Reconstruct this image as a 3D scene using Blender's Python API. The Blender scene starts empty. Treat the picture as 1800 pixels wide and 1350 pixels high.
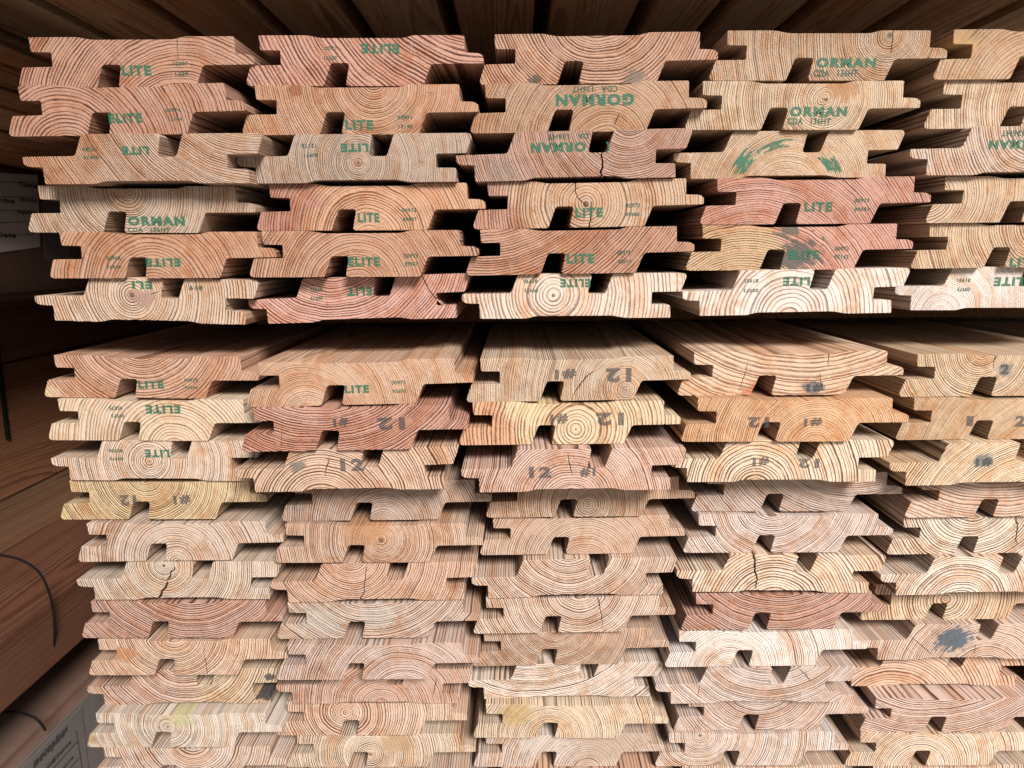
import bpy, bmesh, math, random
from mathutils import Vector, Matrix
from mathutils.geometry import tessellate_polygon
R = math.radians
sc = bpy.context.scene
COL = sc.collection
# fitted camera (focal px at 1800 wide, pitch, yaw, roll, distance mm, mm per profile unit) and boards
# board: column, row, N = face up / R = turned over, x mm, bottom z mm, how far it stands out mm, tilt deg
CAM=(1167.95,0.200606,-0.007999,-0.010848,421.910,0.33824)
FIT=[
(1,1,'N',-224.2,96.49,0.1,-0.42), (1,2,'N',-228.7,68.43,8.6,0.15), (1,3,'R',-218.1,39.97,15.2,-0.33), (1,4,'N',-230.8,12.12,1.4,-0.81),
(1,5,'N',-218.2,-15.56,6.5,-0.46), (1,6,'R',-232.3,-43.34,3.2,-1.77), (1,7,'N',-239.3,-93.60,-2.4,-1.12), (1,8,'N',-238.6,-121.62,1.0,-0.80),
(1,9,'R',-240.2,-149.71,-0.0,-0.81), (1,10,'N',-241.0,-178.11,-2.0,-0.28), (1,11,'N',-230.5,-206.51,2.2,0.37), (1,12,'R',-233.5,-235.24,2.6,-0.15),
(1,13,'N',-235.2,-264.26,3.1,-0.26), (1,14,'N',-234.1,-293.19,3.4,-0.18), (1,15,'R',-242.5,-321.94,-3.7,0.77), (1,16,'N',-242.1,-350.19,5.4,-0.29),
(1,17,'N',-241.0,-378.43,4.8,-0.02), (2,1,'N',-89.1,96.11,-1.5,-0.63), (2,2,'N',-92.4,68.10,2.2,-0.40), (2,3,'R',-96.8,40.28,3.8,-0.12),
(2,4,'N',-89.5,12.17,-0.2,-0.28), (2,5,'N',-94.1,-16.09,6.0,-0.31), (2,6,'R',-100.4,-44.31,-3.6,1.23), (2,7,'N',-98.1,-94.27,18.9,0.78),
(2,8,'N',-101.9,-122.15,23.9,0.50), (2,9,'R',-108.4,-150.01,21.0,0.67), (2,10,'N',-88.9,-178.35,1.7,0.22), (2,11,'N',-94.8,-207.12,5.9,-0.28),
(2,12,'R',-99.1,-236.05,5.1,0.66), (2,13,'N',-98.2,-264.87,3.9,0.27), (2,14,'N',-99.0,-293.50,9.2,0.10), (2,15,'R',-104.9,-321.94,-3.2,-0.16),
(2,16,'N',-109.2,-350.14,-5.6,-0.27), (2,17,'N',-104.4,-378.24,-7.0,-0.07), (3,1,'N',50.0,96.27,-3.7,0.01), (3,2,'N',44.0,68.59,-0.8,0.16),
(3,3,'R',35.2,40.72,2.8,0.61), (3,4,'N',44.5,12.54,-0.0,0.42), (3,5,'N',39.6,-15.68,1.4,0.36), (3,6,'R',36.3,-43.77,-1.6,-0.21),
(3,7,'N',38.5,-94.85,10.4,0.47), (3,8,'N',33.1,-123.08,12.1,0.10), (3,9,'R',35.0,-151.44,21.0,0.45), (3,10,'N',48.8,-179.81,-5.0,0.22),
(3,11,'N',43.9,-208.18,-7.1,0.35), (3,12,'R',38.1,-236.85,-0.9,0.96), (3,13,'N',38.3,-265.48,-2.6,0.58), (3,14,'N',36.0,-293.99,-7.2,0.85),
(3,15,'R',33.2,-322.27,-9.0,0.76), (3,16,'N',36.5,-350.47,-2.1,-0.60), (3,17,'N',35.7,-378.63,-7.0,0.11), (4,1,'N',188.9,97.68,-9.6,-0.66),
(4,2,'N',175.1,69.42,-8.1,-0.60), (4,3,'R',169.2,41.41,-11.1,-0.21), (4,4,'N',185.9,13.20,-4.9,-0.17), (4,5,'N',178.3,-14.96,-5.4,-0.16),
(4,6,'R',175.7,-42.64,-0.9,0.35), (4,7,'N',172.9,-93.00,8.2,-0.24), (4,8,'N',173.9,-121.05,17.5,-0.40), (4,9,'R',168.5,-149.00,14.0,-0.36),
(4,10,'N',188.7,-177.28,-5.3,-0.36), (4,11,'N',183.5,-205.61,-1.7,-0.25), (4,12,'R',179.1,-233.89,0.9,-0.84), (4,13,'N',184.1,-262.85,-0.7,0.39),
(4,14,'N',173.5,-291.64,-0.7,0.39), (4,15,'R',167.4,-320.02,0.6,0.50), (4,16,'N',183.7,-348.34,-7.3,0.49), (4,17,'N',170.3,-376.56,-4.6,0.25),
(5,1,'N',324.3,97.43,-10.6,-0.14), (5,2,'N',323.3,69.41,-13.1,-0.34), (5,3,'R',311.0,41.22,-3.3,-0.07), (5,4,'N',327.7,13.01,-7.9,0.06),
(5,5,'N',323.2,-15.04,-10.8,0.15), (5,6,'R',317.7,-42.77,-16.0,-0.51), (5,7,'N',318.4,-96.85,-0.5,0.03), (5,8,'N',317.3,-124.96,2.9,0.03),
(5,9,'R',311.1,-153.13,10.4,0.44), (5,10,'N',332.6,-181.25,-3.0,0.25), (5,11,'N',324.9,-209.37,-6.2,0.46), (5,12,'R',319.9,-237.32,-1.2,0.46),
(5,13,'N',316.3,-265.23,-15.7,0.13), (5,14,'R',317.3,-293.14,-9.4,0.02), (5,15,'R',305.6,-321.06,-18.4,-0.05), (5,16,'N',318.7,-349.06,-4.8,-0.02),
(5,17,'N',310.1,-377.05,-4.3,0.01), (1,18,'N',-236.0,-406.63,-5.0,0.00), (2,18,'N',-97.0,-406.44,-5.0,0.00), (3,18,'N',47.0,-406.83,-5.0,0.00),
(4,18,'N',181.0,-404.76,-5.0,0.00), (5,18,'N',322.0,-405.25,-5.0,0.00)]
EYE = 1.00
FPX, TH, PS, RO, DM, SX = CAM
def M(v): return v/1000.0

# ---------------------------------------------------------------- camera, sky, sun, exposure
cd = bpy.data.cameras.new('camera'); cam = bpy.data.objects.new('camera', cd); COL.objects.link(cam)
cd.sensor_width = 36.0; cd.lens = FPX/1800*36.0; cd.clip_start = 0.01; cd.clip_end = 200
FW = Vector((math.sin(PS)*math.cos(TH), math.cos(PS)*math.cos(TH), -math.sin(TH)))
RT = Vector((math.cos(PS), -math.sin(PS), 0))
UPV = RT.cross(FW)
# image is rotated by RO: (px,py) = R(RO)*(u,v)
r2 = RT*math.cos(RO) + UPV*math.sin(RO)
u2 = -RT*math.sin(RO) + UPV*math.cos(RO)
mat = Matrix((r2, u2, -FW)).transposed().to_4x4()
cam.matrix_world = Matrix.Translation((0, 0, EYE)) @ mat
sc.camera = cam
def ray(px, py):
    return (FW + r2*((px-900)/FPX) - u2*((py-675)/FPX))
def on_y(px, py, Y):
    d = ray(px, py); t = Y/d.y; return Vector((0, 0, EYE)) + d*t
def on_x(px, py, X):
    d = ray(px, py); t = X/d.x; return Vector((0, 0, EYE)) + d*t
def on_z(px, py, Z):
    d = ray(px, py); t = (Z-EYE)/d.z; return Vector((0, 0, EYE)) + d*t

SUN_EL, SUN_AZ = 38.0, 25.0      # elevation, degrees to the right of straight behind the camera
w = bpy.data.worlds.new('World'); sc.world = w; w.use_nodes = True
nt = w.node_tree; bg = nt.nodes['Background']
sky = nt.nodes.new('ShaderNodeTexSky'); sky.sky_type = 'NISHITA'; sky.sun_disc = False
sky.sun_elevation = R(SUN_EL); sky.sun_rotation = R(180-SUN_AZ); sky.dust_density = 3.0; sky.air_density=0.8; sky.ozone_density=0.4
nt.links.new(sky.outputs[0], bg.inputs[0]); bg.inputs[1].default_value = 0.05
sl = bpy.data.lights.new('sun', 'SUN'); so = bpy.data.objects.new('sun', sl); COL.objects.link(so)
sl.energy = 5.0; sl.angle = R(20); sl.color = (1.0, 0.95, 0.88)
sdir = Vector((math.sin(R(SUN_AZ))*math.cos(R(SUN_EL)), -math.cos(R(SUN_AZ))*math.cos(R(SUN_EL)), math.sin(R(SUN_EL))))
so.rotation_euler = sdir.to_track_quat('Z', 'Y').to_euler()
vs = sc.view_settings; vs.view_transform = 'Standard'; vs.look = 'None'; vs.gamma = 1; vs.exposure = 0.47
sc.cycles.max_bounces = 6; sc.cycles.diffuse_bounces = 4

# ---------------------------------------------------------------- helpers
def lin(c):
    return tuple(((v/255)/12.92 if v/255 <= 0.04045 else ((v/255+0.055)/1.055)**2.4) for v in c)
def wood(c, k=.86):
    # photographed wood tone -> albedo: a little darker and greyer
    r, g, b = lin([v*.76+m*.24 for v, m in zip(c, (212, 174, 145))]); l = .3*r+.55*g+.15*b
    return [(l+(v-l)*k)*0.88*t for v, t in zip((r, g, b), (1.0, .985, 1.02))]
def tag(o, label=None, cat=None, group=None, kind=None):
    if label: o['label'] = label
    if cat: o['category'] = cat
    if group: o['group'] = group
    if kind: o['kind'] = kind
    return o
def link(name, me, m=None, parent=None):
    o = bpy.data.objects.new(name, me); COL.objects.link(o)
    if m: me.materials.clear(); me.materials.append(m)
    if parent: o.parent = parent
    return o
class NT:
    def __init__(s, name):
        s.m = bpy.data.materials.new(name); s.m.use_nodes = True; s.t = s.m.node_tree
        s.b = s.t.nodes['Principled BSDF']
    def n(s, typ, **kw):
        n = s.t.nodes.new(typ)
        for k, v in kw.items(): setattr(n, k, v)
        return n
    def put(s, sock, v):
        if hasattr(v, 'links') or isinstance(v, bpy.types.NodeSocket): s.t.links.new(v, sock)
        else: sock.default_value = v
    def math(s, op, a, b=None, c=None, clamp=False):
        n = s.n('ShaderNodeMath', operation=op, use_clamp=clamp)
        s.put(n.inputs[0], a)
        if b is not None: s.put(n.inputs[1], b)
        if c is not None: s.put(n.inputs[2], c)
        return n.outputs[0]
    def step(s, v, lo, hi):
        n = s.n('ShaderNodeMapRange', interpolation_type='SMOOTHSTEP')
        s.put(n.inputs[0], v); s.put(n.inputs[1], lo); s.put(n.inputs[2], hi)
        return n.outputs[0]
    def vec(s, x, y, z):
        n = s.n('ShaderNodeCombineXYZ'); s.put(n.inputs[0], x); s.put(n.inputs[1], y); s.put(n.inputs[2], z); return n.outputs[0]
    def sep(s, v):
        n = s.n('ShaderNodeSeparateXYZ'); s.put(n.inputs[0], v); return n.outputs
    def noise(s, v, scale, detail=2.0, rough=0.5, dist=0.0):
        n = s.n('ShaderNodeTexNoise'); s.put(n.inputs['Vector'], v); n.inputs['Scale'].default_value = scale
        n.inputs['Detail'].default_value = detail; n.inputs['Roughness'].default_value = rough; n.inputs['Distortion'].default_value = dist
        return n.outputs[0]
    def mix(s, f, a, b, mode='MIX'):
        n = s.n('ShaderNodeMix', data_type='RGBA', blend_type=mode)
        s.put(n.inputs[0], f); s.put(n.inputs[6], a); s.put(n.inputs[7], b); return n.outputs[2]
    def attr(s, name, vec=True):
        n = s.n('ShaderNodeAttribute', attribute_type='OBJECT', attribute_name=name)
        return n.outputs['Vector'] if vec else n.outputs['Fac']
    def bump(s, h, strength, dist):
        n = s.n('ShaderNodeBump'); n.inputs['Strength'].default_value = strength; n.inputs['Distance'].default_value = dist
        s.put(n.inputs['Height'], h); s.put(s.b.inputs['Normal'], n.outputs[0])

# one solid wood: growth rings about a pith line that runs through each board, so the end grain and
# the long grain on the sides are cuts through the same rings
def wood_material(name='solid_softwood'):
    k = NT(name)
    co = k.n('ShaderNodeTexCoord').outputs['Object']
    sc_ = k.n('ShaderNodeVectorMath', operation='SCALE'); k.put(sc_.inputs[0], co); sc_.inputs['Scale'].default_value = 1000.0
    x, y, z = k.sep(sc_.outputs[0])
    A = k.attr('wood_light'); B = k.attr('wood_dark_side')
    px, pz, sp = k.sep(k.attr('wood_pith'))
    con, gx, seed = k.sep(k.attr('wood_tune'))
    # slow drift of the pith line along the length
    yd = k.math('MULTIPLY', y, 0.022)
    ns = k.noise(k.vec(seed, k.math('MULTIPLY', y, 0.004), seed), 1.0, 1)
    dx = k.math('SUBTRACT', k.math('SUBTRACT', x, px), k.math('MULTIPLY', k.math('SUBTRACT', ns, 0.5), yd))
    dz = k.math('SUBTRACT', k.math('SUBTRACT', z, pz), k.math('MULTIPLY', yd, 0.45))
    r = k.math('SQRT', k.math('ADD', k.math('MULTIPLY', dx, dx), k.math('MULTIPLY', dz, dz)))
    # warp
    pv = k.vec(k.math('ADD', x, seed), k.math('MULTIPLY', y, 0.03), z)
    w1 = k.math('SUBTRACT', k.noise(pv, 0.035, 2, 0.5), 0.5)
    w2 = k.math('SUBTRACT', k.noise(pv, 0.22, 2, 0.5), 0.5)
    w3 = k.math('SUBTRACT', k.noise(pv, 1.3, 1, 0.5), 0.5)
    r = k.math('ADD', r, k.math('ADD', k.math('MULTIPLY', w1, 4.5), k.math('ADD', k.math('MULTIPLY', w2, 0.6), k.math('MULTIPLY', w3, 0.25))))
    q = k.math('DIVIDE', r, sp)
    q = k.math('ADD', q, k.math('MULTIPLY', k.noise(k.vec(k.math('MULTIPLY', q, 0.30), seed, 0.0), 1.0, 3), 2.8))
    f = k.math('FRACT', q); rid = k.math('FLOOR', q)
    wn = k.n('ShaderNodeTexWhiteNoise', noise_dimensions='2D'); k.put(wn.inputs['Vector'], k.vec(rid, seed, 0.0)); rr = wn.outputs['Value']
    st = k.math('SUBTRACT', 0.62, k.math('MULTIPLY', rr, 0.30))
    dark = k.math('MULTIPLY', k.step(f, st, 0.86), k.math('SUBTRACT', 1.0, k.step(f, 0.93, 1.0)))
    dark = k.math('MULTIPLY', dark, k.math('MULTIPLY', k.math('ADD', 0.66, k.math('MULTIPLY', rr, 0.4)), k.math('ADD', 0.66, k.math('MULTIPLY', k.step(k.noise(pv, 0.10, 3, 0.6), 0.32, 0.6), 0.6))))
    nrm = k.sep(k.n('ShaderNodeTexCoord').outputs['Normal'])[1]
    end = k.step(k.math('ABSOLUTE', nrm), 0.3, 0.7)
    dark = k.math('MULTIPLY', dark, k.math('ADD', 0.85, k.math('MULTIPLY', end, 0.15)))
    # fibres and saw fuzz
    fv = k.vec(x, k.math('MULTIPLY', y, 0.02), z)
    fuzz = k.noise(fv, 2.2, 3, 0.7)
    fine = k.noise(fv, 6.0, 2, 0.6)
    amp = k.math('ADD', 0.42, k.math('MULTIPLY', end, 0.58))
    fuzz = k.math('ADD', 0.5, k.math('MULTIPLY', k.math('SUBTRACT', fuzz, 0.5), amp))
    fine = k.math('ADD', 0.5, k.math('MULTIPLY', k.math('SUBTRACT', fine, 0.5), amp))
    # saw scratches, seen mostly on the cut
    dg = k.math('ADD', k.math('MULTIPLY', x, 0.80), k.math('MULTIPLY', z, 0.9))
    sv = k.vec(k.math('MULTIPLY', dg, 1.5), k.math('MULTIPLY', k.math('SUBTRACT', x, z), 0.05), seed)
    scr = k.noise(sv, 1.0, 3, 0.6)
    # fibre tufts: bright flecks sitting on the rings of the rough sawn ends
    vo = k.n('ShaderNodeTexVoronoi', feature='F1'); k.put(vo.inputs['Vector'], k.vec(x, k.math('MULTIPLY', y, 0.02), z)); vo.inputs['Scale'].default_value = 1.15
    fleck = k.math('SUBTRACT', 1.0, k.step(vo.outputs['Distance'], 0.10, 0.42))
    wn2 = k.noise(pv, 0.08, 2, 0.5)
    rough_zone = k.step(wn2, 0.45, 0.62)
    fleck = k.math('MULTIPLY', fleck, rough_zone)
    # base colour
    side = k.step(k.math('ADD', k.math('ADD', x, k.math('MULTIPLY', w1, 60.0)), k.math('MULTIPLY', w2, 16.0)), k.math('SUBTRACT', gx, 4.0), k.math('ADD', gx, 5.0))
    base = k.mix(side, A, B)
    blot = k.noise(pv, 0.055, 3, 0.6)
    base = k.mix(k.math('MULTIPLY', k.step(blot, 0.48, 0.72), 0.55), base, k.mix(1.0, base, (0.80, 0.60, 0.44, 1), 'MULTIPLY'))
    blot2 = k.noise(k.vec(z, x, seed), 0.06, 3, 0.6)
    base = k.mix(k.math('MULTIPLY', k.step(blot2, 0.50, 0.75), 0.55), base, k.mix(1.0, base, (1.02, 1.12, 1.25, 1), 'MULTIPLY'))
    dark = k.math('MULTIPLY', dark, k.math('ADD', 0.30, k.math('MULTIPLY', fuzz, 1.35)), clamp=True)
    # heartwood bands that keep to the rings, broken into streaks
    hb = k.noise(k.vec(k.math('MULTIPLY', q, 0.16), k.math('ADD', seed, k.math('MULTIPLY', w1, 1.2)), 0.0), 1.0, 2)
    base = k.mix(k.math('MULTIPLY', k.step(k.math('ADD', hb, k.math('MULTIPLY', w2, 0.35)), 0.50, 0.62), 0.62), base, k.mix(1.0, base, (0.90, 0.72, 0.58, 1), 'MULTIPLY'))
    line = k.mix(1.0, base, (0.20, 0.125, 0.095, 1), 'MULTIPLY')
    col = k.mix(k.math('MULTIPLY', dark, k.math('ADD', 0.2, con), clamp=True), base, line)
    # pale early wood just outside each dark line
    col = k.mix(k.math('MULTIPLY', k.math('SUBTRACT', 1.0, k.step(f, 0.0, 0.35)), 0.30), col, k.mix(1.0, base, (1.22, 1.24, 1.28, 1), 'MULTIPLY'))
    var = k.math('ADD', 0.12, k.math('ADD', k.math('MULTIPLY', fuzz, 1.0), k.math('ADD', k.math('MULTIPLY', fine, 0.60), k.math('MULTIPLY', scr, k.math('ADD', 0.14, k.math('MULTIPLY', end, 0.30))))))
    var = k.math('ADD', var, k.math('MULTIPLY', fleck, 0.36))
    vv = k.n('ShaderNodeVectorMath', operation='SCALE'); k.put(vv.inputs[0], col); k.put(vv.inputs['Scale'], k.math('SUBTRACT', var, 0.17)); col = vv.outputs[0]
    # stains: (x, z, radius) and colour, edges broken by the rings and radial streaks
    for nm in ('stain_one', 'stain_two'):
        sx, sz, sr = k.sep(k.attr(nm)); scol = k.attr(nm+'_colour')
        ex = k.math('DIVIDE', k.math('SUBTRACT', x, sx), sr); ez = k.math('DIVIDE', k.math('SUBTRACT', z, sz), sr)
        d = k.math('SQRT', k.math('ADD', k.math('MULTIPLY', k.math('MULTIPLY', ex, ex), 0.7), k.math('MULTIPLY', k.math('MULTIPLY', ez, ez), 1.3)))
        d = k.math('ADD', d, k.math('ADD', k.math('MULTIPLY', w2, 1.3), k.math('MULTIPLY', k.math('SUBTRACT', rr, 0.5), 0.45)))
        msk = k.math('SUBTRACT', 1.0, k.step(d, 0.55, 1.0))
        msk = k.math('MULTIPLY', msk, k.math('ADD', 0.55, k.math('MULTIPLY', fuzz, 0.8)), clamp=True)
        lum = k.n('ShaderNodeRGBToBW'); k.put(lum.inputs[0], scol)
        msk = k.math('MULTIPLY', msk, k.math('SUBTRACT', 1.0, k.math('MULTIPLY', lum.outputs[0], 1.0)), clamp=True)
        ymask = k.math('SUBTRACT', 1.0, k.step(y, 6.0, 30.0))
        col = k.mix(k.math('MULTIPLY', msk, ymask), col, scol)
    # the little dark core
    core = k.math('SUBTRACT', 1.0, k.step(r, 0.5, 1.3))
    col = k.mix(k.math('MULTIPLY', core, 0.7), col, (0.06, 0.03, 0.02, 1))
    k.put(k.b.inputs['Base Color'], col)
    k.b.inputs['Roughness'].default_value = 0.78
    k.b.inputs['Specular IOR Level'].default_value = 0.25
    h = k.math('ADD', k.math('MULTIPLY', dark, -0.5), k.math('ADD', k.math('MULTIPLY', fuzz, 0.7), k.math('ADD', k.math('MULTIPLY', fleck, 0.5), k.math('MULTIPLY', scr, 0.35))))
    k.bump(h, 1.0, 0.0009)
    return k.m
WOOD = wood_material()

def simple(name, colour, rough=0.7, spec=0.3, noise=0.15, scale=40, bump=0.0):
    k = NT(name); co = k.n('ShaderNodeTexCoord').outputs['Object']
    nz = k.noise(co, scale, 4, 0.6)
    v = k.math('ADD', 1-noise, k.math('MULTIPLY', nz, 2*noise))
    s = k.n('ShaderNodeVectorMath', operation='SCALE'); s.inputs[0].default_value = colour[:3]; k.put(s.inputs['Scale'], v)
    k.put(k.b.inputs['Base Color'], s.outputs[0]); k.b.inputs['Roughness'].default_value = rough
    k.b.inputs['Specular IOR Level'].default_value = spec
    if bump: k.bump(nz, 0.6, bump)
    return k.m
def ink(name, colour, cover, scale=1500):
    k = NT(name); co = k.n('ShaderNodeTexCoord').outputs['Object']
    n1 = k.noise(co, scale, 2, 0.6); n2 = k.noise(co, 260, 2, 0.5)
    a = k.step(k.math('ADD', k.math('MULTIPLY', n1, 0.6), k.math('MULTIPLY', n2, 0.4)), cover, cover+0.13)
    k.b.inputs['Base Color'].default_value = (*colour, 1); k.b.inputs['Roughness'].default_value = 0.7
    n3 = k.step(k.noise(co, 90, 3, 0.6), 0.30, 0.62)      # uneven pressure of the stamp
    wv = k.math('FRACT', k.math('MULTIPLY', k.noise(co, 60, 1, 0.4), 9.0))      # bands left bare by the rings
    band_ = k.math('SUBTRACT', 1.0, k.math('MULTIPLY', k.step(wv, 0.72, 0.92), 0.55))
    k.put(k.b.inputs['Alpha'], k.math('MULTIPLY', band_, k.math('MULTIPLY', k.math('ADD', 0.55, k.math('MULTIPLY', n3, 0.45)), k.math('ADD', 0.2, k.math('MULTIPLY', a, 0.78)))))
    return k.m
INK = {'g': ink('green_ink', (0.001, 0.115, 0.065), 0.36), 'G': ink('small_green_ink', (0.004, 0.07, 0.045), 0.32),
       'k': ink('grey_ink', (0.035, 0.045, 0.055), 0.42, 1100)}

# ---------------------------------------------------------------- the board profile (units of SX wide, 28/86 mm high)
PW, PH, T = 420.0, 86.0, 28.0
RAW = [(23.6,1),(25,0),(105,0),(112,.8),(130,4.2),(138,4.8),(272,4.8),(278,4.2),(292,.5),(298,0),(380,0),(382,1.5),
(384,28),(384.5,29.2),(405,30),(411,31.5),(416,35),(417,38),(417.5,46),(416,47.5),(388,48),(386.5,46.4),(385,48),(331,48.5),(327,49.6),(324.5,53),
(314,83),(312.5,85),(310,86),(183,86),(179,85.2),(176.6,82),(181.5,52),(180.8,48.6),(177.5,46.8),(154,46.8),(150,48.2),(148,52),
(138.5,83),(137,85.2),(134,86),(9,86),(3.5,84.8),(0.5,80.5),(1,76),(8,52.5),(10,50.6),(60,50),(61.8,49),(61.3,27),(60,25.5),(30,25),(27,24.3),(25.8,22.5)]
OUT_N = [(x+4.5*(1-y/PH), y) for x, y in RAW]
OUT_R = [(PW-x, PH-y) for x, y in OUT_N]
def to_mm(x, y): return ((x-PW/2)*SX, (PH-y)/PH*T - T/2)

def offset_loop(pts, d):
    n = len(pts); out = []
    for i in range(n):
        a, b, c = Vector(pts[i-1]), Vector(pts[i]), Vector(pts[(i+1) % n])
        e1 = (b-a); e2 = (c-b)
        if e1.length < 1e-9 or e2.length < 1e-9: out.append(tuple(b)); continue
        e1.normalize(); e2.normalize()
        n1 = Vector((e1.y, -e1.x)); n2 = Vector((e2.y, -e2.x)); m = n1+n2
        if m.length < 0.3: out.append(tuple(b)); continue
        m.normalize(); kk = d/max(0.5, m.dot(n1)); out.append((b.x+m.x*kk, b.y+m.y*kk))
    return out
def area(p): return 0.5*sum(p[i-1][0]*p[i][1]-p[i][0]*p[i-1][1] for i in range(len(p)))

def crack_sides(pts, w, rnd, open_start):
    # thin jagged wedge around a polyline (mm)
    P = []
    for i in range(len(pts)-1):
        a, b = Vector(pts[i]), Vector(pts[i+1]); L = (b-a).length; n = max(1, int(L/1.3))
        for j in range(n): P.append(a.lerp(b, j/n))
    P.append(Vector(pts[-1]))
    A, B = [], []; n = len(P)
    for i, q in enumerate(P):
        t = (P[min(i+1, n-1)]-P[max(i-1, 0)]).normalized(); nn = Vector((-t.y, t.x))
        f = i/(n-1)
        ww = w*(0.55+0.45*(1-f)) if open_start else w*math.sin(math.pi*min(max(f, 0.04), 0.96))**0.6
        j = (rnd.random()-0.5)*w*0.9 if 0 < i < n-1 else 0
        if i == n-1: ww *= 0.15
        A.append(tuple(q+nn*(ww/2+j))); B.append(tuple(q-nn*(ww/2-j)))
    return A, B

def board_mesh(orient, cracks, rnd, length, wear):
    loop = [to_mm(x, y) for x, y in (OUT_N if orient == 'N' else OUT_R)]
    if area(loop) < 0: loop.reverse()        # counter-clockwise with z up
    if wear > .08:                            # bruised, splintery rim
        new = []
        for i in range(len(loop)):
            a, b = Vector(loop[i]), Vector(loop[(i+1) % len(loop)]); L = (b-a).length; n = max(1, int(L/2.4))
            for j in range(n):
                q = a.lerp(b, j/n)
                if j: q += Vector((rnd.uniform(-1, 1), rnd.uniform(-1, 1)))*wear
                new.append(tuple(q))
        loop = new
    holes = []
    for opn, w, pts in cracks:
        A, B = crack_sides(pts, w, rnd, opn)
        if opn:
            s = Vector(pts[0]); best = None
            for i in range(len(loop)):
                a, b = Vector(loop[i]), Vector(loop[(i+1) % len(loop)]); ab = b-a
                if ab.length < 1.0 and not wear: continue
                t = max(0.02, min(0.98, (s-a).dot(ab)/max(ab.length_squared, 1e-9))); dd = (a+ab*t-s).length
                if best is None or dd < best[0]: best = (dd, i, t)
            _, i, t = best; a, b = Vector(loop[i]), Vector(loop[(i+1) % len(loop)]); ab = b-a; e = ab.normalized()
            c = a+ab*t; hw = min(w/2, ab.length*min(t, 1-t)*0.9)
            s1, s2 = c-e*hw, c+e*hw
            if (Vector(A[1])-s1).length > (Vector(B[1])-s1).length: A, B = B, A
            loop[i+1:i+1] = [tuple(s1)] + A[1:-1] + [tuple(pts[-1])] + B[1:-1][::-1] + [tuple(s2)]
        else:
            hl = A + B[::-1]
            if area(hl) > 0: hl.reverse()
            holes.append(hl)
    bev = 0.28 if not wear else 0.15
    cap = offset_loop(loop, -bev)
    bm = bmesh.new()
    for tries in range(4):
        tr = tessellate_polygon([[Vector((x, z, 0)) for x, z in cap]])
        ta = sum(abs((Vector(cap[j])-Vector(cap[i])).cross(Vector(cap[k])-Vector(cap[i])))/2 for i, j, k in tr)
        if abs(ta-abs(area(cap))) < abs(area(cap))*0.01 and len(tr) > len(cap)-8: break
        if tries == 0: cap = offset_loop(loop, -0.05)
        elif wear > .08: print('cap fallback'); return board_mesh(orient, cracks, rnd, length, 0)
        else: print('cap bad'); break
    vin = [bm.verts.new((M(x), 0, M(z))) for x, z in cap]
    vou = [bm.verts.new((M(x), M(bev), M(z))) for x, z in loop]
    vbk = [bm.verts.new((M(x), length, M(z))) for x, z in loop]
    n = len(loop)
    for i in range(n):
        j = (i+1) % n
        for a, b in ((vin, vou), (vou, vbk)):
            try: bm.faces.new((a[i], b[i], b[j], a[j]))
            except ValueError: pass
    hv = []
    for hl in holes:
        v0 = [bm.verts.new((M(x), 0, M(z))) for x, z in hl]; v1 = [bm.verts.new((M(x), 0.05, M(z))) for x, z in hl]
        for i in range(len(hl)):
            j = (i+1) % len(hl); bm.faces.new((v0[i], v1[i], v1[j], v0[j]))
        try: bm.faces.new(v1)
        except ValueError: pass
        hv.append(v0)
    allv = vin[:]
    polys = [[Vector((v.co.x, v.co.z, 0))*1000 for v in vin]]
    for v0 in hv: polys.append([Vector((v.co.x, v.co.z, 0))*1000 for v in v0]); allv += v0
    for t in tessellate_polygon(polys):
        try: f = bm.faces.new([allv[i] for i in t])
        except ValueError: continue
        f.normal_update()
        if f.normal.y > 0: f.normal_flip()
    polys = [[Vector((v.co.x, v.co.z, 0))*1000 for v in vbk]]
    for t in tessellate_polygon(polys):
        try: f = bm.faces.new([vbk[i] for i in t])
        except ValueError: pass
    # outward faces: flip the walls so that they look away from the solid
    bm.normal_update()
    me = bpy.data.meshes.new('profiled_board'); bm.to_mesh(me); bm.free()
    return me

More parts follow.
